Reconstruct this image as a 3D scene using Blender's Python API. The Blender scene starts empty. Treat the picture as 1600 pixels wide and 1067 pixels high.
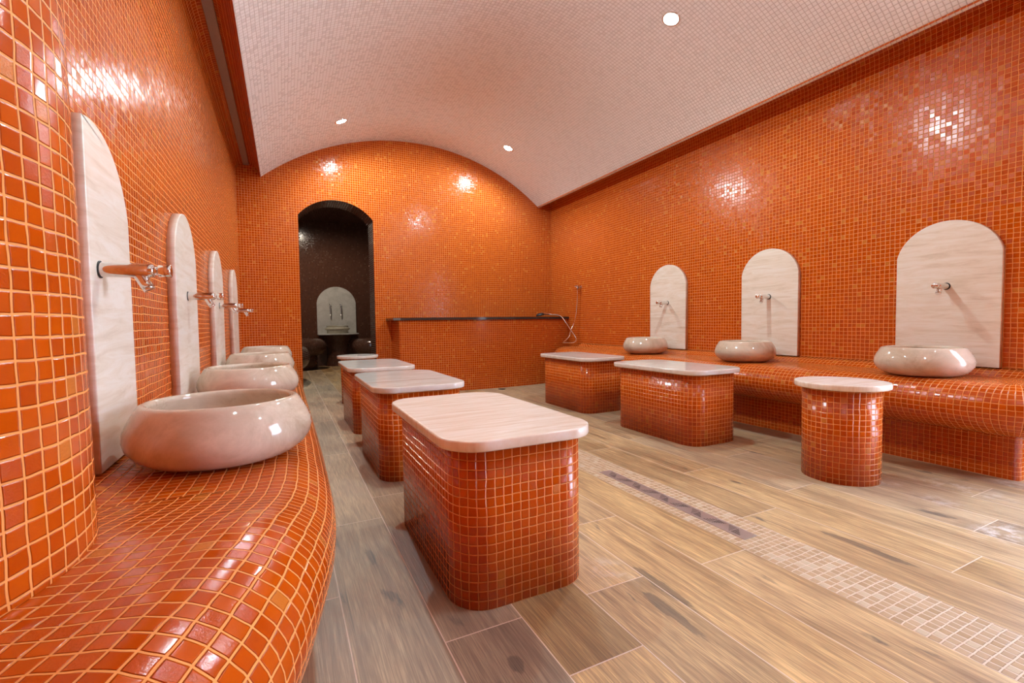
import bpy, bmesh, math, random
from mathutils import Vector, Matrix
random.seed(7)
PI = math.pi
sc = bpy.context.scene
COL = sc.collection

# ------------------------------------------------------------------ camera
FPX, YAW, PIT, ROL, CH = 719.98, 26.2275, 2.3543, -0.73448, 0.79
cd = bpy.data.cameras.new('camera'); cam = bpy.data.objects.new('camera', cd); COL.objects.link(cam)
cd.sensor_width = 36.0; cd.lens = FPX / 1600 * 36.0; cd.clip_start = 0.02
_y, _p, _r = map(math.radians, (YAW, PIT, ROL))
fw = Vector((math.sin(_y)*math.cos(_p), math.cos(_y)*math.cos(_p), -math.sin(_p)))
rt = Vector((math.cos(_y), -math.sin(_y), 0)); up = rt.cross(fw)
r2 = rt*math.cos(_r) + up*math.sin(_r); u2 = -rt*math.sin(_r) + up*math.cos(_r)
M = Matrix((r2, u2, -fw)).transposed().to_4x4(); M.translation = (0, 0, CH)
cam.matrix_world = M
sc.camera = cam

# ------------------------------------------------------------------ world, exposure
w = bpy.data.worlds.new('world'); sc.world = w; w.use_nodes = True
w.node_tree.nodes['Background'].inputs[0].default_value = (0.62, 0.78, 1.0, 1)
w.node_tree.nodes['Background'].inputs[1].default_value = 23.0
sc.view_settings.view_transform = 'Standard'; sc.view_settings.look = 'None'
sc.view_settings.gamma = 1; sc.view_settings.use_curve_mapping = False
sc.view_settings.exposure = 0.05
sc.cycles.max_bounces = 10; sc.cycles.diffuse_bounces = 8; sc.cycles.glossy_bounces = 4
sc.cycles.sample_clamp_indirect = 4.0
sc.cycles.use_denoising = True
LAMP_W = 80.0

# ------------------------------------------------------------------ room numbers
XL, XR, YB, YF = -0.41, 3.42, 5.65, -1.60
VC, VZ, VR = 1.521, 0.347, 2.650                  # vault circle
ZLIP = 2.378
XLIP_L = VC - math.sqrt(VR*VR - (ZLIP-VZ)**2); XLIP_R = VC + math.sqrt(VR*VR - (ZLIP-VZ)**2)
PITCH = 0.026
ZB_L, ZB_R = 0.46, 0.515                          # bench heights

# ------------------------------------------------------------------ materials
def new_mat(name):
    m = bpy.data.materials.new(name); m.use_nodes = True
    nt = m.node_tree; nt.nodes.clear()
    out = nt.nodes.new('ShaderNodeOutputMaterial'); b = nt.nodes.new('ShaderNodeBsdfPrincipled')
    nt.links.new(b.outputs[0], out.inputs[0])
    return m, nt, b
class G:
    """tiny node helper"""
    def __init__(s, nt): s.nt = nt
    def n(s, t, **k):
        x = s.nt.nodes.new(t)
        for a, v in k.items(): setattr(x, a, v)
        return x
    def put(s, sock, v):
        if hasattr(v, 'is_output'): s.nt.links.new(v, sock)
        elif v is not None: sock.default_value = v
    def math(s, op, a, b=None, c=None, clamp=False):
        x = s.n('ShaderNodeMath', operation=op, use_clamp=clamp)
        for i, v in enumerate((a, b, c)):
            if v is not None: s.put(x.inputs[i], v)
        return x.outputs[0]
    def vmath(s, op, a, b=None):
        x = s.n('ShaderNodeVectorMath', operation=op); s.put(x.inputs[0], a)
        if b is not None: s.put(x.inputs[1], b)
        return x.outputs[0]
    def step(s, v, a, b, lo=0.0, hi=1.0):
        x = s.n('ShaderNodeMapRange', interpolation_type='SMOOTHSTEP'); s.put(x.inputs[0], v)
        for i, q in zip((1, 2, 3, 4), (a, b, lo, hi)): s.put(x.inputs[i], q)
        return x.outputs[0]
    def mix(s, f, a, b, mode='MIX'):
        x = s.n('ShaderNodeMix', data_type='RGBA', blend_type=mode)
        s.put(x.inputs[0], f); s.put(x.inputs[6], a); s.put(x.inputs[7], b)
        return x.outputs[2]
    def noise(s, vec, scale, detail=3, rough=.5, dist=0.0, color=False):
        x = s.n('ShaderNodeTexNoise'); s.put(x.inputs['Vector'], vec)
        x.inputs['Scale'].default_value = scale; x.inputs['Detail'].default_value = detail
        x.inputs['Roughness'].default_value = rough; x.inputs['Distortion'].default_value = dist
        return x.outputs[1 if color else 0]
    def bump(s, h, dist, strength=1.0, normal=None):
        x = s.n('ShaderNodeBump'); x.inputs['Strength'].default_value = strength
        x.inputs['Distance'].default_value = dist; s.put(x.inputs['Height'], h)
        if normal is not None: s.put(x.inputs['Normal'], normal)
        return x.outputs[0]
    def ramp(s, f, stops):
        x = s.n('ShaderNodeValToRGB'); s.put(x.inputs[0], f); e = x.color_ramp.elements
        while len(e) < len(stops): e.new(.5)
        for q, (p, c) in zip(e, stops): q.position = p; q.color = (*c, 1)
        return x.outputs[0]

def mosaic(name, c1, c2, c3, grout, rough=.12, gw=.055, tilt=.26, ripple=1.0, pitch=PITCH, warp=.05, spec=.5, grough=.7, pale=.06):
    m, nt, b = new_mat(name); g = G(nt)
    uv = g.n('ShaderNodeTexCoord').outputs['UV']
    sv = g.vmath('SCALE', uv); sv.node.inputs[3].default_value = 1.0/pitch
    wn = g.noise(sv, .45, 2, color=True)
    wv = g.vmath('SCALE', g.vmath('SUBTRACT', wn, (.5, .5, .5))); wv.node.inputs[3].default_value = warp*5
    p = g.vmath('ADD', sv, wv)
    cell = g.vmath('FLOOR', p); fr = g.vmath('SUBTRACT', p, cell)
    s = g.n('ShaderNodeSeparateXYZ'); g.put(s.inputs[0], fr); fx, fy = s.outputs[0], s.outputs[1]
    s2 = g.n('ShaderNodeSeparateXYZ'); g.put(s2.inputs[0], cell)
    cv = g.n('ShaderNodeCombineXYZ'); g.put(cv.inputs[0], s2.outputs[0]); g.put(cv.inputs[1], s2.outputs[1])
    wh = g.n('ShaderNodeTexWhiteNoise', noise_dimensions='2D'); g.put(wh.inputs['Vector'], cv.outputs[0])
    rs = g.n('ShaderNodeSeparateColor'); g.put(rs.inputs[0], wh.outputs['Color'])
    ra, rb, rc = rs.outputs
    dx = g.math('MINIMUM', fx, g.math('SUBTRACT', 1.0, fx)); dy = g.math('MINIMUM', fy, g.math('SUBTRACT', 1.0, fy))
    d = g.math('MINIMUM', dx, dy)
    mask = g.step(d, gw*.8, gw*1.35)
    pill = g.step(d, gw*.8, gw*.8+.075)
    # colour
    mott = g.noise(p, 1.7, 4, .6)
    c = g.mix(g.math('MULTIPLY_ADD', mott, .5, g.math('MULTIPLY', ra, .6), clamp=True), (*c1, 1), (*c2, 1))
    c = g.mix(g.math('GREATER_THAN', rb, 1-pale), c, (*c3, 1))
    big = g.noise(uv, 1.3, 3)
    gcol = g.mix(g.noise(uv, 9, 3), (*grout, 1), (*[q*.8 for q in grout], 1))
    col = g.mix(mask, gcol, c)
    g.put(b.inputs['Base Color'], col)
    g.put(b.inputs['Roughness'], g.mix(mask, (grough,)*3+(1,), g.mix(rc, (rough*.7,)*3+(1,), (rough*1.7,)*3+(1,))))
    b.inputs['Specular IOR Level'].default_value = spec
    tl = g.math('ADD', g.math('MULTIPLY', g.math('SUBTRACT', ra, .5), fx), g.math('MULTIPLY', g.math('SUBTRACT', rc, .5), fy))
    rp = g.math('MULTIPLY', g.noise(p, 8.0, 4, .62), g.math('MULTIPLY_ADD', g.math('POWER', rb, 3.0), 1.3, .13))
    h = g.math('ADD', pill, g.math('MULTIPLY', tl, tilt))
    h = g.math('ADD', h, g.math('MULTIPLY', rp, .42*ripple))
    h = g.math('MULTIPLY', h, mask)
    g.put(b.inputs['Normal'], g.bump(h, .0016))
    return m

M_OR = mosaic('orange_mosaic', (.39, .042, .0010), (.53, .084, .002), (.54, .14, .014), (.86, .32, .075), rough=.115, gw=.050, pale=.03, spec=.34)
M_WH = mosaic('white_mosaic', (.90, .89, .87), (.92, .91, .89), (.88, .86, .83), (.68, .62, .57), rough=.28, gw=.05, tilt=.12, ripple=.3)
M_BR = mosaic('brown_mosaic', (.040, .013, .006), (.080, .027, .013), (.10, .05, .03), (.15, .07, .045), rough=.12)
M_TR = mosaic('travertine_mosaic', (.36, .22, .115), (.50, .33, .19), (.52, .38, .25), (.74, .55, .40), rough=.55, gw=.07, ripple=.6, tilt=.2, spec=.3, pale=.12)

def stone(name, base, band, dark, rough, wave_dir, band_scale=14, cloud=0.0, spec=.5, pits=.0):
    m, nt, b = new_mat(name); g = G(nt)
    tc = g.n('ShaderNodeTexCoord').outputs['Object']
    oi = g.n('ShaderNodeObjectInfo').outputs['Random']
    off = g.n('ShaderNodeCombineXYZ'); g.put(off.inputs[0], g.math('MULTIPLY', oi, 17.0)); g.put(off.inputs[1], g.math('MULTIPLY', oi, 9.0)); g.put(off.inputs[2], g.math('MULTIPLY', oi, 5.0))
    tc = g.vmath('ADD', tc, off.outputs[0])
    mp = g.n('ShaderNodeMapping'); g.put(mp.inputs[0], tc); mp.inputs['Scale'].default_value = wave_dir
    n1 = g.noise(mp.outputs[0], band_scale, 9, .70, .8)
    n2 = g.noise(tc, 3.2, 5, .6, 1.2)
    c = g.ramp(n1, [(.30, dark), (.47, band), (.60, base)])
    c = g.mix(g.step(n2, .42, .66, 0, cloud), c, (*band, 1))
    v = g.n('ShaderNodeTexVoronoi', feature='DISTANCE_TO_EDGE'); g.put(v.inputs['Vector'], g.vmath('ADD', tc, g.noise(tc, 5, 4, .6, color=True))); v.inputs['Scale'].default_value = 3.2
    vein = g.math('MULTIPLY', g.step(v.outputs[0], 0, .018, 1, 0), g.step(g.noise(tc, 4.0, 2), .5, .62))
    c = g.mix(g.math('MULTIPLY', vein, .45 if cloud else .15), c, (*dark, 1))
    g.put(b.inputs['Base Color'], c); b.inputs['Roughness'].default_value = rough
    b.inputs['Specular IOR Level'].default_value = spec
    g.put(b.inputs['Normal'], g.bump(g.noise(tc, 60, 3), .0006, .4))
    return m
M_TRAV = stone('travertine', (.80, .72, .63), (.75, .64, .52), (.62, .50, .38), .32, (.5, .5, 4.5), 7)
M_TOP = stone('travertine_top', (.86, .79, .71), (.80, .69, .57), (.68, .53, .40), .22, (.6, 6.0, .6), 7)
M_TOPG = stone('veined_marble_top', (.80, .76, .70), (.70, .66, .60), (.66, .56, .46), .10, (.7, 2.2, .7), 6, cloud=.5)
M_BASIN = stone('beige_marble', (.69, .57, .45), (.57, .45, .34), (.40, .29, .20), .07, (1, 1, 1), 5, cloud=.7)
M_GREY = stone('grey_marble', (.55, .54, .50), (.47, .46, .42), (.36, .35, .32), .25, (1, 1, 1), 6, cloud=.5)
M_GRB = stone('yellowed_marble', (.52, .48, .38), (.42, .38, .28), (.30, .26, .18), .12, (1, 1, 3), 7, cloud=.5)
M_GRAN = stone('dark_granite', (.045, .038, .034), (.03, .026, .024), (.09, .075, .065), .12, (1, 1, 1), 60)
M_GRAN2 = stone('grey_granite_end', (.16, .14, .13), (.12, .10, .09), (.2, .18, .16), .35, (1, 1, 1), 60)

def plain(name, col, rough=.5, metal=0.0, emit=None, es=0):
    m, nt, b = new_mat(name); g = G(nt)
    tc = g.n('ShaderNodeTexCoord').outputs['Object']
    n = g.noise(tc, 40, 3)
    g.put(b.inputs['Base Color'], g.mix(n, (*col, 1), (*[c*.88 for c in col], 1)))
    g.put(b.inputs['Roughness'], g.math('MULTIPLY_ADD', n, rough*.3, rough*.85))
    b.inputs['Metallic'].default_value = metal
    if emit: b.inputs['Emission Color'].default_value = (*emit, 1); b.inputs['Emission Strength'].default_value = es
    return m
M_CHR = plain('chrome', (.86, .85, .84), .09, 1.0)
M_STEEL = plain('brushed_steel', (.66, .64, .63), .38, 1.0)
M_BLACK = plain('black', (.012, .01, .01), .5)
M_GROUTF = plain('floor_grout', (.78, .62, .50), .8)
M_CHAN = plain('grey_light_channel', (.30, .24, .21), .5)
M_WHT = plain('white_paint', (.8, .8, .8), .6)
M_LENS = plain('lamp_lens', (1, 1, 1), .3, 0, (1, .96, .9), 60)
M_SEAM = plain('stone_seam', (.30, .17, .11), .7)

def wood_mat():
    m, nt, b = new_mat('wood_look_plank_tile'); g = G(nt)
    geo = g.n('ShaderNodeNewGeometry').outputs['Position']
    at = g.n('ShaderNodeAttribute', attribute_name='rnd'); r = at.outputs['Fac']
    r2_ = g.math('FRACT', g.math('MULTIPLY', r, 7.31))
    tone = g.n('ShaderNodeAttribute', attribute_name='tone').outputs['Fac']; r3 = g.n('ShaderNodeAttribute', attribute_name='grey').outputs['Fac']
    off = g.n('ShaderNodeCombineXYZ'); g.put(off.inputs[0], g.math('MULTIPLY', r, 31.0)); g.put(off.inputs[1], g.math('MULTIPLY', r2_, 57.0))
    p = g.vmath('ADD', geo, off.outputs[0])
    def st(sx, sy):
        x = g.n('ShaderNodeMapping'); g.put(x.inputs[0], p); x.inputs['Scale'].default_value = (sx, sy, 1); return x.outputs[0]
    broad = g.noise(st(9, 1.6), 1, 4, .55, .8)
    grain = g.noise(st(75, 3.2), 1, 5, .65, .5)
    fine = g.noise(st(330, 9), 1, 3, .6)
    knot = g.noise(st(8.5, 2.3), 1, 5, .6, .35)
    crack = g.noise(st(34, 1.5), 1, 2, .5, .4)
    t = g.math('ADD', g.math('MULTIPLY', broad, .5), g.math('MULTIPLY', grain, .5))
    c = g.ramp(t, [(.37, (.22, .120, .050)), (.48, (.49, .30, .130)), (.59, (.70, .46, .205))])
    c = g.mix(g.step(fine, .36, .62, .0, .68), c, (.25, .145, .075, 1))
    c = g.mix(g.math('MULTIPLY', g.step(knot, .635, .70), g.step(fine, .3, .6, .55, .95)), c, (.075, .055, .045, 1))
    c = g.mix(g.step(crack, .30, .25, 0, .8), c, (.09, .06, .04, 1))
    # plank tone: some warm, some grey brown
    c = g.mix(g.step(r3, .2, 1.0, 0.0, .35), c, (.27, .18, .105, 1))
    hs = g.n('ShaderNodeHueSaturation'); g.put(hs.inputs['Color'], c); g.put(hs.inputs['Value'], g.math('MULTIPLY_ADD', tone, .60, .66)); g.put(hs.inputs['Saturation'], g.math('MULTIPLY_ADD', r3, -.30, 1.06))
    c = hs.outputs[0]
    # dark burnt-looking knots, long along the planks
    kn = None
    for (hx, hy, rx, ry) in ((.985, 1.02, .028, .20), (.915, .90, .030, .19), (1.77, .86, .030, .24), (.24, 1.60, .022, .10), (.46, .93, .030, .05)):
        q = g.n('ShaderNodeMapping'); g.put(q.inputs[0], geo); q.inputs['Location'].default_value = (-hx/rx, -hy/ry, 0); q.inputs['Scale'].default_value = (1/rx, 1/ry, 0)
        ln = g.n('ShaderNodeVectorMath', operation='LENGTH'); g.put(ln.inputs[0], q.outputs[0])
        v = g.math('SUBTRACT', 1.0, ln.outputs['Value'], clamp=True); kn = v if kn is None else g.math('MAXIMUM', kn, v)
    kk = g.step(g.math('ADD', kn, g.math('MULTIPLY', g.math('SUBTRACT', g.noise(st(26, 7), 1, 5, .7), .5), 1.3)), .30, .50, 0, 1)
    kk = g.math('MULTIPLY', kk, g.step(kn, .0, .12))
    c = g.mix(g.math('MULTIPLY', kk, g.step(fine, .3, .62, .9, .45)), c, (.085, .062, .048, 1))
    # pale grout haze left on the floor beside the right bench
    haze = None
    for (hx, hy, rx, ry, k) in ((2.33, .70, .16, .10, .75), (2.78, .98, .12, .30, .45), (3.05, .84, .10, .22, .45), (2.56, 1.16, .06, .07, .6), (2.50, .95, .10, .14, .35), (.90, 1.15, .10, .16, .3)):
        q = g.n('ShaderNodeMapping'); g.put(q.inputs[0], geo); q.inputs['Location'].default_value = (-hx/rx, -hy/ry, 0); q.inputs['Scale'].default_value = (1/rx, 1/ry, 0)
        ln = g.n('ShaderNodeVectorMath', operation='LENGTH'); g.put(ln.inputs[0], q.outputs[0])
        v = g.math('MULTIPLY', g.step(ln.outputs['Value'], .1, 1.0, k, 0), 1.0)
        haze = v if haze is None else g.math('MAXIMUM', haze, v)
    hz = g.math('MULTIPLY', haze, g.step(g.noise(geo, 18, 5, .7), .42, .66))
    c = g.mix(hz, c, (.74, .68, .64, 1))
    g.put(b.inputs['Base Color'], c)
    g.put(b.inputs['Roughness'], g.math('MULTIPLY_ADD', broad, .25, .30)); b.inputs['Specular IOR Level'].default_value = .45
    g.put(b.inputs['Normal'], g.bump(g.math('ADD', fine, g.math('MULTIPLY', grain, .6)), .0012, .6))
    return m
M_WOOD = wood_mat()

# ------------------------------------------------------------------ mesh helpers
class MB:
    def __init__(s): s.v = []; s.f = []; s.uv = []; s.mi = []; s.sm = []
    def vert(s, p): s.v.append(tuple(p)); return len(s.v)-1
    def face(s, idx, uvs=None, mi=0, smooth=False):
        s.f.append(tuple(idx)); s.uv.append(uvs or [(0, 0)]*len(idx)); s.mi.append(mi); s.sm.append(smooth)
    def quad(s, pts, uvs=None, mi=0, smooth=False):
        s.face([s.vert(p) for p in pts], uvs, mi, smooth)
    def grid(s, P, UV, mi=0, smooth=True, flip=False, close=False):
        """P[i][j] points, UV[i][j]"""
        ids = [[s.vert(p) for p in row] for row in P]
        n = len(P)
        for i in range(n-1 if not close else n):
            i2 = (i+1) % n
            for j in range(len(P[0])-1):
                q = [(i, j), (i2, j), (i2, j+1), (i, j+1)]
                if flip: q = q[::-1]
                uvr = [(UV[a][b_]) for a, b_ in q]
                s.face([ids[a][b_] for a, b_ in q], uvr, mi, smooth)
        return ids
    def box(s, x0, x1, y0, y1, z0, z1, mi=0):
        P = [(x0, y0, z0), (x1, y0, z0), (x1, y1, z0), (x0, y1, z0), (x0, y0, z1), (x1, y0, z1), (x1, y1, z1), (x0, y1, z1)]
        for q, ax in (((0, 3, 2, 1), 2), ((4, 5, 6, 7), 2), ((0, 1, 5, 4), 1), ((2, 3, 7, 6), 1), ((1, 2, 6, 5), 0), ((3, 0, 4, 7), 0)):
            pts = [P[i] for i in q]
            uv = [((p[1], p[2]) if ax == 0 else (p[0], p[2]) if ax == 1 else (p[0], p[1])) for p in pts]
            s.quad(pts, uv, mi)
    def build(s, name, mats, parent=None, loc=(0, 0, 0), merge=True):
        me = bpy.data.meshes.new(name); me.from_pydata(s.v, [], s.f)
        uvl = me.uv_layers.new(name='UVMap'); k = 0
        for uvs in s.uv:
            for u in uvs: uvl.data[k].uv = u; k += 1
        if not isinstance(mats, (list, tuple)): mats = [mats]
        for m in mats: me.materials.append(m)
        me.polygons.foreach_set('material_index', s.mi); me.polygons.foreach_set('use_smooth', s.sm)
        if merge:
            bm = bmesh.new(); bm.from_mesh(me); bmesh.ops.remove_doubles(bm, verts=bm.verts, dist=1e-6); bm.to_mesh(me); bm.free()
        me.update()
        o = bpy.data.objects.new(name, me); COL.objects.link(o); o.location = loc
        if parent is not None: o.parent = parent
        return o
def tag(o, label=None, cat=None, group=None, kind=None):
    if label: o['label'] = label
    if cat: o['category'] = cat
    if group: o['group'] = group
    if kind: o['kind'] = kind
    return o
def struct(o): o['kind'] = 'structure'; return o
def thing(name, loc, label, cat, group=None, rot=(0, 0, 0)):
    o = bpy.data.objects.new(name, None); COL.objects.link(o); o.location = loc; o.rotation_euler = rot
    o.empty_display_size = .1
    return tag(o, label, cat, group)

def rrect(x0, x1, y0, y1, r, n=10):
    pts = []
    for cx, cy, a in ((x1-r, y1-r, 0), (x0+r, y1-r, 90), (x0+r, y0+r, 180), (x1-r, y0+r, 270)):
        for i in range(n+1):
            t = math.radians(a+90*i/n); pts.append((cx+r*math.cos(t), cy+r*math.sin(t)))
    return pts
def circle(cx, cy, rx, ry=None, n=64):
    ry = ry or rx
    return [(cx+rx*math.cos(2*PI*i/n), cy+ry*math.sin(2*PI*i/n)) for i in range(n)]
def inset(out, d):
    n = len(out); res = []
    for i in range(n):
        a = Vector(out[i-1]); b = Vector(out[(i+1) % n]); t = (b-a)
        if t.length < 1e-9: res.append(out[i]); continue
        t.normalize(); nrm = Vector((t.y, -t.x)); p = Vector(out[i])-nrm*d; res.append((p.x, p.y))
    return res
def prism(mb, outline, levels, mi=0, caps=True, mapf=None):
    """outline CCW; levels = list of (z, inset)"""
    f = mapf or (lambda p: p)
    n = len(outline); per = [0]
    for i in range(n): per.append(per[-1]+math.dist(outline[i], outline[(i+1) % n]))
    P = []; UV = []
    for i in range(n+1):
        col = []; uvc = []
        for z, d in levels:
            q = inset(outline, d)[i % n] if d else outline[i % n]
            col.append(f((q[0], q[1], z))); uvc.append((per[i], z-d))
        P.append(col); UV.append(uvc)
    mb.grid(P, UV, mi, smooth=True)
    if caps:
        for z, d, fl in ((*levels[-1], False), (*levels[0], True)):
            o2 = inset(outline, d) if d else outline
            pts = [f((x, y, z)) for x, y in (o2[::-1] if fl else o2)]
            mb.face([mb.vert(p) for p in pts], [(x, y) for x, y in (o2[::-1] if fl else o2)], mi, False)
def sharpen(o, deg=35):
    bm = bmesh.new(); bm.from_mesh(o.data)
    for e in bm.edges:
        if len(e.link_faces) == 2 and e.calc_face_angle(0) > math.radians(deg): e.smooth = False
    bm.to_mesh(o.data); bm.free()
    return o
def tube(mb, pts, r, n=12, mi=0, caps=True):
    pts = [Vector(p) for p in pts]; rs = r if isinstance(r, (list, tuple)) else [r]*len(pts)
    prev = None; rows = []; L = 0; uvr = []
    for i, p in enumerate(pts):
        t = (pts[min(i+1, len(pts)-1)]-pts[max(i-1, 0)]).normalized()
        if prev is None:
            a = Vector((0, 0, 1)) if abs(t.z) < .9 else Vector((1, 0, 0)); u = t.cross(a).normalized()
        else: u = (prev-t*prev.dot(t)).normalized()
        prev = u; v = t.cross(u)
        if i: L += (p-pts[i-1]).length
        rows.append([p+(u*math.cos(2*PI*k/n)+v*math.sin(2*PI*k/n))*rs[i] for k in range(n+1)])
        uvr.append([(k/n*2*PI*rs[i], L) for k in range(n+1)])
    mb.grid(rows, uvr, mi, True)
    if caps:
        mb.face([mb.vert(p) for p in rows[0][:-1][::-1]], None, mi); mb.face([mb.vert(p) for p in rows[-1][:-1]], None, mi)
def lathe(mb, prof, n=64, mi=0, sx=1, sy=1):
    P = [[(r*math.cos(2*PI*i/n)*sx, r*math.sin(2*PI*i/n)*sy, z) for r, z in prof] for i in range(n+1)]
    L = [0]
    for a, b in zip(prof, prof[1:]): L.append(L[-1]+math.dist(a, b))
    UV = [[(i/n*.6, L[j]) for j in range(len(prof))] for i in range(n+1)]
    mb.grid(P, UV, mi, True)
def spline(pts, n=8):
    """Catmull-Rom through points"""
    P = [Vector(p) for p in pts]; P = [P[0]*2-P[1]]+P+[P[-1]*2-P[-2]]; out = []
    for i in range(1, len(P)-2):
        for k in range(n):
            t = k/n; a, b, c, d = P[i-1:i+3]
            out.append(.5*((2*b)+(-a+c)*t+(2*a-5*b+4*c-d)*t*t+(-a+3*b-3*c+d)*t**3))
    out.append(P[-2]); return out
def sstep(a, b, x):
    t = min(1, max(0, (x-a)/(b-a))); return t*t*(3-2*t)

# ------------------------------------------------------------------ room shell
def wall_rects(mb, rects, f, mi=0):
    for (a0, a1, b0, b1) in rects:
        mb.quad([f(a0, b0), f(a1, b0), f(a1, b1), f(a0, b1)], [(a0, b0), (a1, b0), (a1, b1), (a0, b1)], mi)
ZC = 2.40   # where the side coves start
mb = MB(); wall_rects(mb, [(YF, YB, 0, ZC)], lambda a, b: (XL, a, b)); 
for f_ in range(len(mb.f)): mb.f[f_] = mb.f[f_]
struct(mb.build('wall_left', M_OR))
DY0, DY1, DZ = -.55, .60, 2.10     # door opening in the right wall, behind the camera's right
mb = MB(); wall_rects(mb, [(YF, DY0, 0, ZC), (DY1, YB, 0, ZC), (DY0, DY1, DZ, ZC)], lambda a, b: (XR, a, b))
for (y_, s_) in ((DY0, 1), (DY1, -1)):
    mb.quad([(XR, y_, 0), (XR+.2, y_, 0), (XR+.2, y_, DZ), (XR, y_, DZ)], [(0, 0), (.2, 0), (.2, DZ), (0, DZ)])
mb.quad([(XR, DY0, DZ), (XR, DY1, DZ), (XR+.2, DY1, DZ), (XR+.2, DY0, DZ)], [(DY0, 0), (DY1, 0), (DY1, .2), (DY0, .2)])
struct(mb.build('wall_right', M_OR))
mb = MB(); wall_rects(mb, [(XL, XR, 0, 3.05)], lambda a, b: (a, YF, b)); struct(mb.build('wall_front', M_OR))

# back wall with the arched opening
AX0, AX1, ASP, ARISE, TH = .168, .972, 2.012, .196, .35
ahw = (AX1-AX0)/2; AR = (ahw**2+ARISE**2)/(2*ARISE); acx = (AX0+AX1)/2; acz = ASP+ARISE-AR
arc = []
for i in range(25):
    a = math.asin(ahw/AR)*(1-2*i/24); arc.append((acx-AR*math.sin(a), acz+AR*math.cos(a)))
def arch_wall(mb, y, mi, flip=False):
    def pf(pts):
        q = [(x, y, z) for x, z in pts]
        if flip: q = q[::-1]; pts = pts[::-1]
        mb.face([mb.vert(p) for p in q], [(x, z) for x, z in pts], mi)
    pf([(XL, 0), (AX0, 0), (AX0, 3.05), (XL, 3.05)]); pf([(AX1, 0), (XR, 0), (XR, 3.05), (AX1, 3.05)])
    for a, b in zip(arc, arc[1:]): pf([a, b, (b[0], 3.05), (a[0], 3.05)])
mb = MB(); arch_wall(mb, YB, 0)
edge = [(AX0, 0)]+arc+[(AX1, 0)]; L = 0
for a, b in zip(edge, edge[1:]):
    l2 = L+math.dist(a, b)
    mb.quad([(a[0], YB, a[1]), (a[0], YB+TH, a[1]), (b[0], YB+TH, b[1]), (b[0], YB, b[1])], [(0, L), (TH, L), (TH, l2), (0, l2)], 1)
    L = l2
arch_wall(mb, YB+TH, 1, True)
struct(mb.build('wall_back', [M_OR, M_BR]))

# vault and the two side coves
N = 72; t0 = math.atan2(ZLIP-VZ, XLIP_R-VC); t1 = PI-t0
mb = MB(); NY = 30; P = []; UV = []
for i in range(N+1):
    t = t0+(t1-t0)*i/N; x, z = VC+VR*math.cos(t), VZ+VR*math.sin(t)
    P.append([(x, YF+(YB-YF)*j/NY, z) for j in range(NY+1)]); UV.append([(YF+(YB-YF)*j/NY, t*VR) for j in range(NY+1)])
mb.grid(P, UV)
o = struct(mb.build('ceiling', M_WH))
def cove(side):
    # profile from the wall up over the channel and down to the vault's lip (x measured from the left wall)
    prof = [(0, ZC), (.004, 2.44), (.022, 2.475), (.05, 2.497), (.075, 2.505), (.12, 2.505), (.135, 2.50), (.165, 2.478), (.19, 2.445), (.207, 2.41), ((XLIP_L-XL), ZLIP)]
    pts = [((XL+a) if side < 0 else (XR-a), z) for a, z in prof]
    mb = MB(); L = 0
    P = []; UV = []; ls = [0]
    for a, b in zip(pts, pts[1:]): ls.append(ls[-1]+math.dist(a, b))
    for (x, z), l in zip(pts, ls): P.append([(x, YF, z), (x, YB, z)]); UV.append([(YF, l), (YB, l)])
    mb.grid(P, UV, 0, True)
    # closing roof above so no outside light leaks in
    return mb.build('trim_1' if side < 0 else 'trim_2', M_OR)
for s_ in (-1, 1):
    struct(cove(s_))
mb = MB(); mb.box(XL-.3, XR+.3, YF-.1, YB+.05, 3.05, 3.15)  # unseen outer shell, added to keep world light out except at the door
mb.box(XL-.3, XL-.1, YF-.1, YB+.05, 0, 3.05); mb.box(XR+.2, XR+.3, YF-.1, DY0, 0, 3.05); mb.box(XR+.2, XR+.3, DY1, YB+.05, 0, 3.05); mb.box(XR+.2, XR+.3, DY0, DY1, DZ, 3.05)
struct(mb.build('light_blocking_shell', M_WHT))

# light channel let into the left cove
ch = MB(); ch.box(XL+.070, XL+.122, YF, YB, 2.484, 2.504)
o = ch.build('cove_light_channel', M_CHAN)
tag(o, 'long grey light channel set in the cove above the left wall', 'light channel')

# floor: planks with true joints, mosaic drain strip
W_, X0_, LEN = .2134, .334, 1.07
joint = {-1: .834, 0: .003, 1: .842, 2: .008, 3: .40, 4: 1.044, 6: .15, 7: .654, 8: .25, 9: .748, 10: .20, 11: .90, 12: .5}
mb = MB(); g_ = .0016; rnds = []; tones = []; greys = []
TONE = {(0, .9): .12, (1, 1.0): .10, (1, .6): .72, (-1, 1.5): .38, (-1, 2.3): .62, (-1, .5): .5, (0, 1.5): .40, (2, .9): .52, (2, 1.4): .78, (3, .8): .80, (3, 1.6): .75, (4, .7): .82, (4, 1.5): .70, (6, .9): .72, (6, 1.7): .48, (7, .4): .45, (7, 1.1): .66, (8, .9): .58, (9, .5): .35, (9, 1.2): .62, (10, .9): .5}
def plank_tone(k, ya, yb):
    t = next((v for (kk, yy), v in TONE.items() if kk == k and ya <= yy < yb), None)
    if t is None: t = random.uniform(.35, .75)
    g = .65 if k <= 0 else (.45 if k >= 8 else .08)
    return t, min(1, g+random.uniform(0, .3))
FX0, FX1, FY0, FY1 = -1.2, 3.62, YF, 9.8
mb.quad([(FX0, FY0, -.0003), (FX1, FY0, -.0003), (FX1, FY1, -.0003), (FX0, FY1, -.0003)], None, 1); rnds.append(0); tones.append(0); greys.append(0)
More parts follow.
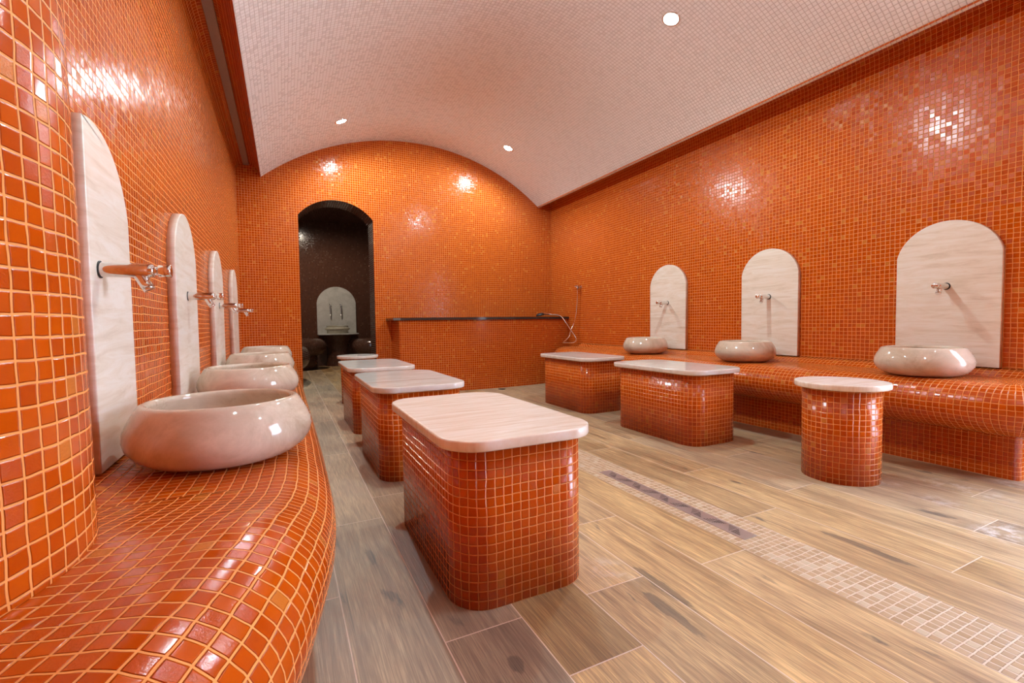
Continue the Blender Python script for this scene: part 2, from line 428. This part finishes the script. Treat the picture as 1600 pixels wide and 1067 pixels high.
for k in range(-8, 16):
    xa, xb = X0_+W_*k, X0_+W_*(k+1)
    if xb < FX0 or xa > FX1: continue
    xa, xb = max(xa, FX0), min(xb, FX1)
    if k == 5:
        mb.quad([(xa, FY0, 0), (xb, FY0, 0), (xb, YB, 0), (xa, YB, 0)], [(0, FY0), (xb-xa, FY0), (xb-xa, YB), (0, YB)], 2); rnds.append(0); tones.append(0); greys.append(0)
        continue
    j0 = joint.get(k, (k*.37) % 1.07); y = j0-3*LEN
    while y < FY1:
        ya, yb = max(y, FY0), min(y+LEN, FY1)
        if yb > ya:
            mb.quad([(xa+g_, ya+g_, 0), (xb-g_, ya+g_, 0), (xb-g_, yb-g_, 0), (xa+g_, yb-g_, 0)], [(xa, ya), (xb, ya), (xb, yb), (xa, yb)], 0)
            rnds.append(random.random()); t_, g2_ = plank_tone(k, ya, yb); tones.append(t_); greys.append(g2_)
        y += LEN
o = mb.build('floor', [M_WOOD, M_GROUTF, M_TR], merge=False)
at = o.data.attributes.new('rnd', 'FLOAT', 'FACE'); at.data.foreach_set('value', rnds)
for nm_, vals_ in (('tone', tones), ('grey', greys)):
    o.data.attributes.new(nm_, 'FLOAT', 'FACE').data.foreach_set('value', vals_)
struct(o)
# passage floor outside the door
mb = MB(); mb.box(XR+.2, XR+2.2, -2, 1.6, -.05, -.002); struct(mb.build('floor_outside', M_WHT))

# ------------------------------------------------------------------ downlights
def downlight(x, y, label, power=LAMP_W, zc=None, tilt=True, col=(.78, 1, 1.07)):
    a = math.asin((x-VC)/VR) if tilt else 0
    z = VZ+VR*math.cos(a) if zc is None else zc
    t = thing('ceiling_spotlight', (x, y, z), label, 'ceiling light', 'recessed spotlights in the vaulted ceiling' if tilt else None, (0, a, 0))
    m = MB(); lathe(m, [(.048, .012), (.049, -.003), (.052, -.006), (.058, -.005), (.061, -.001), (.061, .010)], 32); m.build('bezel', M_CHR, t)
    m = MB(); m.face([m.vert((.0485*math.cos(-2*PI*i/32), .0485*math.sin(-2*PI*i/32), -.0015)) for i in range(32)]); m.build('lens', M_LENS, t)
    ld = bpy.data.lights.new('spot_lamp', 'SPOT'); ld.energy = power; ld.color = col; ld.spot_size = math.radians(174); ld.spot_blend = .50; ld.shadow_soft_size = .03
    lo = bpy.data.objects.new('lamp', ld); COL.objects.link(lo); lo.parent = t; lo.location = (0, 0, -.02)
    return t
LX = (.568, 2.42)
downlight(LX[0], 4.95, 'glowing round spotlight in the white vault above the arched opening')
downlight(LX[1], 4.95, 'glowing round spotlight in the white vault over the half wall')
downlight(LX[1], 2.40, 'largest glowing spotlight at the top of the photo, nearest in the vault')
downlight(LX[0], 2.40, 'spotlight in the vault above the left stools, out of frame')
downlight(LX[1], -.15, 'spotlight in the vault behind the camera on the door side', LAMP_W*.22)
downlight(LX[0], -.15, 'spotlight in the vault right above the camera', LAMP_W*.22)

# ------------------------------------------------------------------ benches
def bench(side, path, zt, zb_fn, name_label, y_end_wall_min, slope=.012, HT=.115, HB=.125, RB=.105):
    """path: nose plan curve (x,y) from far to near; side -1 left wall, +1 right wall"""
    xw = XL if side < 0 else XR
    P0 = spline([(x, y, 0) for x, y in path], 14)
    # resample long straight runs
    pts = [P0[0]]
    for p in P0[1:]:
        d = (p-pts[-1]).length; k = max(1, int(d/.03))
        a = pts[-1]
        for i in range(1, k+1): pts.append(a.lerp(p, i/k))
    n = len(pts); U = [0]
    for a, b in zip(pts, pts[1:]): U.append(U[-1]+(b-a).length)
    NR = .13; HH = (HT+HB)/2
    topP = []; topUV = []; plP = []; plUV = []
    ywl = 1e9
    for i, p in enumerate(pts):
        t = (pts[min(i+1, n-1)]-pts[max(i-1, 0)]).normalized()
        nr = Vector((t.y, -t.x, 0))               # towards the aisle
        if nr.x*side > 0: nr = -nr
        z = zb_fn(p.y)
        inner = p-nr*NR
        dist = (xw-inner.x)/(-nr.x) if abs(nr.x) > 1e-3 else 9
        yw = inner.y-nr.y*dist
        if side > 0: yw = min(ywl, yw); yw = max(yw, y_end_wall_min)
        else: yw = min(ywl, yw); yw = max(yw, y_end_wall_min)
        ywl = yw-.0004
        wallp = Vector((xw-side*.001, yw, 0)); span = (wallp-inner).length
        row = []; uvr = []
        K = 8
        for k in range(K+1):                       # wall to crest
            f = k/K; q = wallp.lerp(inner, f)
            zz = z+(.006*math.sin(q.y*7)*math.sin(PI*f) if q.y < 1.1 and side < 0 else 0)
            zz -= (slope*sstep(.02, .29, f)); row.append((q.x, q.y, zz)); uvr.append((U[i], -(span*(1-f))))
        K2 = 16; v = 0; last = (0, 0)
        for k in range(1, K2+1):                   # round the nose
            a = PI*k/K2
            if a <= PI/2+1e-6: ox = NR*math.sin(a); oz = HT*(math.cos(a)-1)
            else: ox = NR-RB*(1-math.sin(a)); oz = -HT+HB*math.cos(a)
            v += math.hypot(ox-last[0], oz-last[1]); last = (ox, oz)
            q = inner+nr*ox; row.append((q.x, q.y, z-slope+oz)); uvr.append((U[i], v))
        row += [(xw-side*.001, yw, z-slope-2*HH), (xw-side*.001, yw, z)]; uvr += [(U[i], v+.3), (U[i], v+.5)]
        lim = (lambda x_: min(x_, XR-.001)) if side > 0 else (lambda x_: max(x_, XL+.001))
        row = [(lim(a_), b_, c_) for a_, b_, c_ in row]
        topP.append(row); topUV.append(uvr)
        b0 = inner+nr*(NR-RB+.004)
        # plinth leans out a little into the underside of the nose
        bx = lim(b0.x); plP.append([(bx, b0.y, 0), (bx, b0.y, z-slope-2*HH+.002)]); plUV.append([(U[i], 0), (U[i], z-2*HH)])
    root = thing('tiled_bench', (xw, 2.5, 0), name_label, 'bench')
    off = root.location
    def sh(P): return [[(a-off.x, b-off.y, c-off.z) for a, b, c in r] for r in P]
    m = MB(); T_ = sh(topP); ids = m.grid(T_, topUV, 0, True, flip=(side < 0))
    for e, fl in ((T_[0], side > 0), (T_[-1], side < 0)):
        c_ = e[:-1][::-1] if fl else e[:-1]
        m.face([m.vert(p) for p in c_], [(p[0], p[2]) for p in c_])
    so = m.build('seat', M_OR, root)
    bm = bmesh.new(); bm.from_mesh(so.data); bmesh.ops.recalc_face_normals(bm, faces=bm.faces); bm.to_mesh(so.data); bm.free()
    m = MB(); m.grid(sh(plP), plUV, 0, True); m.build('plinth', M_OR, root)
    return root
zl = lambda y: ZB_L+.045*sstep(1.10, .72, y)-.012*sstep(.55, .35, y)
bench(-1, [(.105, YB), (.105, 3.5), (.105, 1.9), (.102, 1.45), (.095, 1.15), (.068, .90), (.030, .70), (-.025, .52), (-.10, .36), (-.19, .22), (-.30, .08), (-.38, -.02)], ZB_L, zl,
      'long orange mosaic bench with rounded front along the left wall', -.05)
bench(1, [(3.17, 5.14), (3.03, 4.98), (2.91, 4.72), (2.87, 4.40), (2.87, 3.5), (2.87, 1.9), (2.87, 1.25), (2.87, 1.06)]+[(3.15-.28*math.cos(math.radians(a)), .91-.28*math.sin(math.radians(a))) for a in range(0, 91, 15)]+[(3.28, .628), (3.40, .625)], ZB_R, lambda y: ZB_R,
      'long orange mosaic bench with rounded front along the right wall', .60, .04, HT=.115, HB=.145, RB=.252)

# ------------------------------------------------------------------ rounded column, near left
def column():
    root_loc = Vector((-.547, .80, 0)); m = MB(); P = []; UV = []; NA, NZ = 48, 30
    for i in range(NA+1):
        a = -PI*.62+PI*1.24*i/NA; col = []; uv = []
        for j in range(NZ+1):
            z = .485+(2.52-.485)*j/NZ; r = .30-.012*(z-.5)
            col.append((r*math.cos(a), r*math.sin(a), z)); uv.append((.30*a, z))
        P.append(col); UV.append(uv)
    m.grid(P, UV, 0, True)
    o = m.build('round_column', M_OR, loc=root_loc)
    tag(o, 'thick rounded orange mosaic column at the left edge, nearest to the camera', 'column')
column()

# ------------------------------------------------------------------ stools
def stool(x0, x1, y0, y1, label, r=.105, over=(.032, .018, .037, .04), zt=.45, th=.03, top=None, group='orange mosaic stools with stone tops', seam=None, rot=0):
    cx, cy = (x0+x1)/2, (y0+y1)/2
    t = thing('stone_topped_stool', (cx, cy, 0), label, 'stool', group, (0, 0, rot))
    m = MB(); prism(m, rrect(x0-cx, x1-cx, y0-cy, y1-cy, r, 12), [(0, 0.0), (zt, 0)]); m.build('pedestal', M_OR, t)
    m = MB(); o = rrect(x0-cx-over[0], x1-cx+over[1], y0-cy-over[2], y1-cy+over[3], r+.01, 12)
    b = .005; prism(m, o, [(zt, b), (zt+.0015, .0015), (zt+b, 0), (zt+th-b, 0), (zt+th-.0015, .0015), (zt+th, b)]); tp = m.build('stone_top', top or M_TOP, t)
    if seam:
        m = MB(); (xa, ya), (xb, yb) = seam; h = .0022
        d = Vector((xb-xa, yb-ya, 0)).normalized()*h; nn = Vector((-d.y, d.x, 0))
        A = Vector((xa-cx, ya-cy, 0)); B = Vector((xb-cx, yb-cy, 0)); zz = zt+th
        m.quad([(*(A-nn).xy, zz+.0006), (*(B-nn).xy, zz+.0006), (*(B+nn).xy, zz+.0006), (*(A+nn).xy, zz+.0006)])
        m.quad([(*(A-nn).xy, zz-.001), (*(B-nn).xy, zz-.001), (*(B-nn).xy, zz+.0006), (*(A-nn).xy, zz+.0006)])
        m.build('seam', M_SEAM, tp)
    return t
def round_stool(cx, cy, label, rb=.165, rt_=.200, top=None):
    t = thing('round_stool', (cx, cy, 0), label, 'stool', 'orange mosaic stools with stone tops')
    m = MB(); prism(m, circle(0, 0, rb), [(0, 0), (.45, 0)]); m.build('pedestal', M_OR, t)
    m = MB(); b = .006; prism(m, circle(0, 0, rt_, n=80), [(.45, b), (.4515, .0015), (.45+b, 0), (.478-b, 0), (.4775, .0015), (.478, b)]); m.build('stone_top', top or M_TOP, t)
    return t
stool(.40, .828, 1.140, 1.885, 'largest orange mosaic stool in front, with cream banded stone top')
stool(.41, .85, 2.297, 3.05, 'second stool of the left row, its pale stone top split by a seam', top=M_TOPG, seam=((.376, 2.52), (.884, 2.52)))
stool(.425, .865, 3.41, 4.18, 'third stool of the left row, pale stone top, before the round one', top=M_TOPG)
round_stool(.66, 4.90, 'farthest stool of the left row, round pale top near the arched opening', top=M_TOPG)
stool(2.24, 2.665, 2.03, 2.79, 'oblong orange mosaic stool in the middle of the right row', top=M_TOPG)
stool(2.275, 2.70, 3.21, 3.97, 'oblong orange mosaic stool farthest back in the right row by the half wall', top=M_TOPG)
round_stool(2.485, 1.33, 'drum-shaped orange mosaic stool with a round stone top, nearest on the right')

# ------------------------------------------------------------------ stone panels, basins, taps
def panel(side, y, zb, label, w_=.48, h=.82, cut=None, rise=.19, mat=None, rot=0):
    hw = w_/2; R = (hw*hw+rise*rise)/(2*rise); cz = h-R
    a0 = math.asin(hw/R) if rise < hw else PI/2
    pts = [(-hw, 0), (hw, 0)]
    for i in range(33):
        a = a0*(1-2*i/32); pts.append((R*math.sin(a), cz+R*math.cos(a)))
    if cut is not None:
        pts = [(max(x, cut), z) for x, z in pts]
        q = [pts[0]]
        for p in pts[1:]:
            if math.dist(p, q[-1]) > 1e-5: q.append(p)
        # keep only one point on the cut edge's top
        on = [p for p in q if abs(p[0]-cut) < 1e-6 and p[1] > .05]
        if on:
            zt = cz+math.sqrt(max(0, R*R-cut*cut)); q = [p for p in q if not (abs(p[0]-cut) < 1e-6 and p[1] > .05)]+[(cut, zt)]
        pts = q
    xw = XL if side < 0 else XR
    m = MB(); th = .03; sg = 1 if side < 0 else -1
    def mp(p): return (sg*p[2], p[0], p[1])       # local: y along wall, z up, x into the room
    out = pts if side > 0 else [(x, z) for x, z in pts]
    f = lambda p: (sg*p[2], sg*p[0]*(1), p[1])
    # orientation: mirror the along-wall axis for the right wall so the prism stays consistent
    o2 = out if side < 0 else [(-x, z) for x, z in out][::-1]
    if side < 0: f = lambda p: (p[2], p[0], p[1])
    else: f = lambda p: (-p[2], p[0], p[1]); o2 = out[::-1]
    if side < 0:
        prism(m, o2, [(0.0005, 0), (th-.003, 0), (th-.0008, .0008), (th, .003)], mapf=f)
    else:
        # reversed outline needs the opposite inset sign; mirror through -x keeps faces outward
        prism(m, out, [(0.0005, 0), (th-.003, 0), (th-.0008, .0008), (th, .003)], mapf=f)
    o = m.build('arched_backsplash', mat or M_TRAV, loc=(xw, y, zb)); o.rotation_euler = (rot, 0, 0)
    return tag(o, label, 'stone panel', 'arched stone panels behind the basins')
BPROF = [(0.0, .004), (.10, .004), (.125, .0), (.148, .004), (.172, .014), (.193, .031), (.206, .051), (.2105, .070), (.208, .090), (.200, .111), (.188, .133), (.181, .145), (.176, .151), (.170, .154), (.164, .153), (.159, .148), (.158, .140), (.166, .120), (.170, .095), (.162, .060), (.125, .034), (.06, .026), (.015, .024), (.014, .018), (0, .018)]
basin_mesh = None
def basin(x, y, z, label, tilt=(0, 0)):
    global basin_mesh
    if basin_mesh is None:
        m = MB(); lathe(m, BPROF, 96); o = m.build('stone_basin', M_BASIN); basin_mesh = o.data
    else:
        o = bpy.data.objects.new('stone_basin', basin_mesh); COL.objects.link(o)
    o.location = (x, y, z); o.rotation_euler = (tilt[0], tilt[1], random.random()*6)
    o.rotation_mode = 'XYZ'
    return tag(o, label, 'basin', 'round stone basins on the benches')
def rev(m, prof, n=28):
    """surface round the local x axis, prof=(x, r)"""
    P = [[(x, r*math.cos(2*PI*i/n), r*math.sin(2*PI*i/n)) for x, r in prof] for i in range(n+1)]
    m.grid(P, [[(0, 0)]*len(prof)]*(n+1), 0, True, flip=True)
tap_src = None
def tap(side, y, z, label):
    """push tap pointing along local +x"""
    global tap_src
    x = XL+.0305 if side < 0 else XR-.0305
    t = thing('wall_tap', (x, y, z), label, 'tap', 'chrome push taps over the basins', (0, 0, 0 if side < 0 else PI))
    if tap_src is None:
        m1 = MB(); rev(m1, [(0, .0), (0, .0200), (.0022, .0203), (.0025, .0185)]); 
        m2 = MB(); rev(m2, [(.0015, .0172), (.090, .0172), (.098, .0160), (.1025, .0130), (.1025, 0)])
        m3 = MB(); c, s = math.cos(math.radians(-58)), math.sin(math.radians(-58))
        tube(m3, [(.066, 0, -.002), (.075, 0, -.015), (.083, 0, -.030), (.0885, 0, -.0400)], [.0118, .0124, .0128, .0128], 20)
        tube(m3, [(.0885, 0, -.0400), (.0890, 0, -.0409)], [.0112, .0112], 20)
        tube(m3, [(.0890, 0, -.0409), (.0916, 0, -.0456)], [.0127, .0127], 20)
        m4 = MB(); rev(m4, [(.1025, .0105), (.110, .0105), (.1105, .0145), (.1112, .0153), (.1330, .0157), (.1352, .0147), (.1356, 0)])
        tap_src = [m1.build('flange', M_BLACK), m2.build('body', M_CHR), m3.build('spout', M_CHR), m4.build('push_button', M_CHR)]
        for p in tap_src: p.parent = t
    else:
        for p in tap_src:
            c = p.copy(); COL.objects.link(c); c.parent = t
    return t
YL = [1.395, 2.475, 3.58, 4.70]; YR = [1.27, 2.345, 3.405]
pos_l = ['nearest, on the left wall beside the column', 'second from the camera on the left wall', 'third from the camera on the left wall', 'farthest on the left wall']
pl = ['tall arched travertine panel, cut by the column, nearest on the left wall', 'arched travertine panel second from the camera on the left wall', 'arched travertine panel third from the camera on the left wall', 'narrow-looking arched panel farthest along the left wall']
pr = ['widest-looking arched panel on the right wall, nearest to the camera', 'arched travertine panel in the middle of the right wall', 'arched travertine panel farthest back on the right wall']
bl = ['largest beige stone basin, nearest, on the left bench beside the column', 'second beige stone basin from the camera on the left bench', 'third beige stone basin from the camera on the left bench', 'farthest beige stone basin on the left bench by the arched opening']
br = ['beige stone basin nearest the camera on the right bench behind the drum stool', 'beige stone basin in the middle of the right bench', 'beige stone basin farthest back on the right bench']
tl_ = ['large chrome push tap over the nearest basin on the left wall', 'chrome push tap second from the camera on the left wall', 'chrome push tap third from the camera on the left wall', 'farthest chrome push tap on the left wall']
tr_ = ['chrome push tap on the nearest right panel, above the basin by the drum stool', 'chrome push tap on the middle panel of the right wall', 'chrome push tap on the farthest panel of the right wall']
for i, y in enumerate(YL):
    panel(-1, y, ZB_L+.001, pl[i], h=(.802 if i == 0 else .82), cut=(-.062 if i == 0 else None), rot=(math.radians(.9) if i == 0 else 0))
    basin(-.150 if i == 0 else -.155, y+.02, ZB_L-.0112, bl[i])
    tap(-1, y-.012, .925, tl_[i])
for i, y in enumerate(YR):
    panel(1, y+.005, ZB_R+.001, pr[i], w_=.468)
    basin(3.125, y+(-.005, .005, .02)[i], ZB_R-.0395, br[i])
    tap(1, y, .965, tr_[i])

# ------------------------------------------------------------------ low wall with dark ledge, shower
PW_X0, PW_Y = 1.165, 5.20
root = thing('half_wall', (2.2, 5.4, 0), 'low orange mosaic half wall with a dark stone ledge before the back wall', 'half wall')
x0, x1, y1 = PW_X0-2.2, XR-.001-2.2, YB-.001-5.4
def front_arc(x0, x1, d):
    # gently bowed front, bulging into the room
    return [(x0+(x1-x0)*i/32, PW_YF(x0+(x1-x0)*i/32+2.2)-5.4-d) for i in range(33)]
def PW_YF(x): return 5.07+.135*(x-2.32)**2
m = MB(); out = front_arc(x0, x1, 0)+[(x1, y1), (x0, y1)]
prism(m, out, [(0, 0), (.83, 0)]); sharpen(m.build('wall_body', M_OR, root))
m = MB(); out = front_arc(x0-.07, x1-.0, .03)+[(x1-.0, y1), (x0-.07, y1)]
prism(m, out, [(.8305, 0), (.859, 0)]); lg = sharpen(m.build('stone_ledge', M_GRAN, root))
m = MB(); yl = PW_YF(x0+2.2)-5.4-.03; m.box(x0-.0705, x0+.035, yl-.003, yl+.02, .832, .857); m.build('ledge_end', M_GRAN2, lg)

sh = thing('hand_shower', (XR, 4.93, 1.23), 'chrome hand shower resting on the dark ledge, its hose hooked to the right wall', 'hand shower')
def shl(pts): return [(a-XR, b-4.93, c-1.23) for a, b, c in pts]
m = MB(); tube(m, shl([(XR-.0, 4.93, 1.232), (XR-.012, 4.93, 1.232)]), .026, 20); tube(m, shl([(XR-.012, 4.93, 1.232), (XR-.05, 4.93, 1.228)]), .011, 14)
tube(m, shl([(XR-.045, 4.945, 1.25), (XR-.050, 4.93, 1.205)]), [.015, .012], 14); tube(m, shl([(XR-.04, 4.90, 1.236), (XR-.04, 4.99, 1.24)]), .009, 12); m.build('wall_bracket', M_CHR, sh)
hose = spline([(3.37, 4.93, 1.205), (3.372, 4.935, 1.12), (3.372, 4.95, .98), (3.365, 4.965, .86), (3.34, 4.975, .76), (3.30, 4.98, .68), (3.255, 4.955, .60), (3.22, 4.985, .555), (3.205, 5.03, .528), (3.23, 4.99, .523), (3.27, 4.91, .523), (3.30, 4.87, .545), (3.30, 4.88, .60), (3.275, 4.94, .68), (3.25, 5.02, .78), (3.235, 5.10, .855), (3.20, 5.15, .882), (3.14, 5.19, .886)], 8)
m = MB(); tube(m, shl([tuple(p) for p in hose]), .0085, 10); m.build('hose', M_CHR, sh)
m = MB(); tube(m, shl([(3.14, 5.19, .886), (3.09, 5.20, .897), (3.04, 5.21, .901), (3.01, 5.215, .898)]), [.009, .012, .014, .02], 16)
hd = m.build('handle', M_CHR, sh)
m = MB(); lathe(m, [(0, .020), (.030, .018), (.050, .006), (.057, -.006), (.054, -.014), (.0, -.016)], 40); q = m.build('shower_head', M_BLACK, sh)
q.location = (2.985-XR, 5.22-4.93, .8895-1.23); q.rotation_euler = (0, math.radians(-12), 0)

# ------------------------------------------------------------------ drains
dr = thing('linear_drain', (1.49, 1.515, 0), 'long narrow steel drain grate set in the beige mosaic strip', 'drain grate')
m = MB(); hw, hl = .034, .425
m.box(-hw, hw, -hl, hl, .0004, .0022); m.build('grate_plate', M_STEEL, dr)
m = MB(); zs = .0026
def slot(x0, x1, y0, y1):
    m.quad([(x0, y0, zs), (x1, y0, zs), (x1, y1, zs), (x0, y1, zs)])
nmod = 9; ml = (2*hl-.05)/nmod
for k in range(nmod):
    ya = -hl+.03+k*ml; s_ = ml/2
    for j in range(7):                  # crosswise slots, triangle
        wd = .042*(j+1)/7; yy = ya+j*.0056
        if k % 2 == 0: slot(-.022, -.022+wd, yy, yy+.0026)
        else: slot(.022-wd, .022, yy, yy+.0026)
    for j in range(5):                  # lengthwise slots, triangle
        ln = s_*.75*(j+1)/5; xx = -.020+j*.0092 if k % 2 == 0 else .017-j*.0092
        slot(xx, xx+.003, ya+s_*.95, ya+s_*.95+ln)
m.build('slots', M_BLACK, dr)
m = MB(); prism(m, circle(2.297, 4.95, .045), [(.0003, 0), (.003, .002)]); o = m.build('floor_drain', M_BLACK)
tag(o, 'small dark round floor drain at the foot of the half wall', 'drain')

# ------------------------------------------------------------------ brown room beyond the arch
NX0, NX1, NY1, NZ = -.55, 2.0, 9.55, 2.75
mb = MB(); wall_rects(mb, [(NX0, NX1, 0, NZ)], lambda a, b: (a, NY1, b)); struct(mb.build('wall_far', M_BR))
mb = MB(); wall_rects(mb, [(YB+TH, NY1, 0, NZ)], lambda a, b: (NX0, a, b)); struct(mb.build('wall_far_left', M_BR))
mb = MB(); wall_rects(mb, [(YB+TH, NY1, 0, NZ)], lambda a, b: (NX1, a, b)); struct(mb.build('wall_far_right', M_BR))
mb = MB(); wall_rects(mb, [(NX0, NX1, YB+TH, NY1)], lambda a, b: (a, b, NZ)); struct(mb.build('ceiling_far', M_BR))
downlight(.35, 8.1, 'spotlight in the ceiling of the brown room beyond the arch', 98, NZ, False, (1, .84, .66))
def lobe(cx, cy, rx, ry, z, label, h=.15, base=.72):
    t = thing('brown_bench', (cx, cy, 0), label, 'bench', 'brown mosaic benches beyond the arch')
    m = MB(); n = 48; P = []; UV = []
    prof = [(0, z), (.35, z), (.62, z)]+[(1-.30+.30*math.sin(a), z-h+h*math.cos(a)) for a in [PI*i/14 for i in range(15)]]
    for i in range(n+1):
        a = 2*PI*i/n; P.append([(rx*r*math.cos(a), ry*r*math.sin(a), zz) for r, zz in prof]); UV.append([(a*max(rx, ry)*.8, j*.035) for j in range(len(prof))])
    m.grid(P, UV, 0, True); m.build('seat', M_BR, t)
    m = MB(); prism(m, circle(0, 0, rx*base, ry*base, 48), [(0, 0), (z-2*h+.01, 0)]); m.build('plinth', M_BR, t)
lobe(.10, 9.0, .58, .42, .55, 'brown mosaic corner bench seat left of the far grey basin')
lobe(1.62, 9.05, .50, .40, .53, 'brown mosaic corner bench seat right of the far grey basin')
lobe(-.05, 7.1, .36, .75, .50, 'brown mosaic bench end just inside the arch on its left')
t = thing('basin_pedestal', (.915, 9.40, 0), 'flared brown mosaic pedestal under the grey stone shelf', 'pedestal')
m = MB(); prof = [(.22, 0), (.20, .15), (.19, .3), (.21, .42), (.27, .52), (.34, .598)]
P = []; UV = []
for i in range(33):
    a = PI+PI*i/32; P.append([(r*math.cos(a), r*.75*math.sin(a)+.10, z) for r, z in prof]); UV.append([(a*.3, z) for r, z in prof])
m.grid(P, UV, 0, True); m.build('column_body', M_BR, t)
m = MB(); out = [(.555, 9.548), (.548, 9.28)]+[(.915-.367*math.cos(PI*i/16), 9.28-.09*math.sin(PI*i/16)) for i in range(1, 16)]+[(1.282, 9.28), (1.275, 9.548)]
prism(m, out, [(.600, .003), (.603, 0), (.624, 0), (.627, .003)]); tag(m.build('stone_shelf', M_GREY), 'grey stone shelf under the far basin beyond the arch', 'shelf')
m = MB(); hw, rise, h = .355, .31, .895; R = (hw*hw+rise*rise)/(2*rise)
pts = [(-hw, 0), (hw, 0)]+[(R*math.sin(a), h-R+R*math.cos(a)) for a in [math.asin(hw/R)*(1-2*i/24) for i in range(25)]]
prism(m, pts, [(0, 0), (.027, 0), (.03, .003)], mapf=lambda p: (p[0], -p[2], p[1])); tag(m.build('arched_backsplash', M_GREY, loc=(.915, 9.549, .628)), 'grey arched stone panel in the dark room beyond the arch', 'stone panel')
m = MB(); lathe(m, [(0, 0), (.185, 0), (.19, .01), (.192, .055), (.205, .065), (.222, .075), (.226, .087), (.220, .098), (.200, .104), (.194, .112), (.194, .135), (.198, .140), (.194, .145), (.175, .145), (.17, .13), (.15, .06), (0, .04)], 56, sy=.62)
tag(m.build('tiered_basin', M_GRB, loc=(.905, 9.375, .628)), 'yellowed marble basin with tiered rim on the far shelf', 'basin')
for i, x in enumerate((.795, .985)):
    t = thing('old_tap', (x, 9.515, 1.10), ('left' if i == 0 else 'right')+' of the two small taps on the far grey panel', 'tap', 'taps on the far grey panel')
    m = MB(); tube(m, [(0, .004, .03), (0, -.03, .03)], .014, 12); tube(m, [(0, -.03, .045), (0, -.045, 0), (0, -.055, -.09), (0, -.05, -.13)], [.016, .014, .011, .013], 12); m.build('spout', M_STEEL, t)
    m = MB(); tube(m, [(0, -.03, .045), (0, -.03, .085)], .006, 10); tube(m, [(-.022, -.03, .088), (.022, -.03, .088)], .007, 10); m.build('handle', M_STEEL, t)
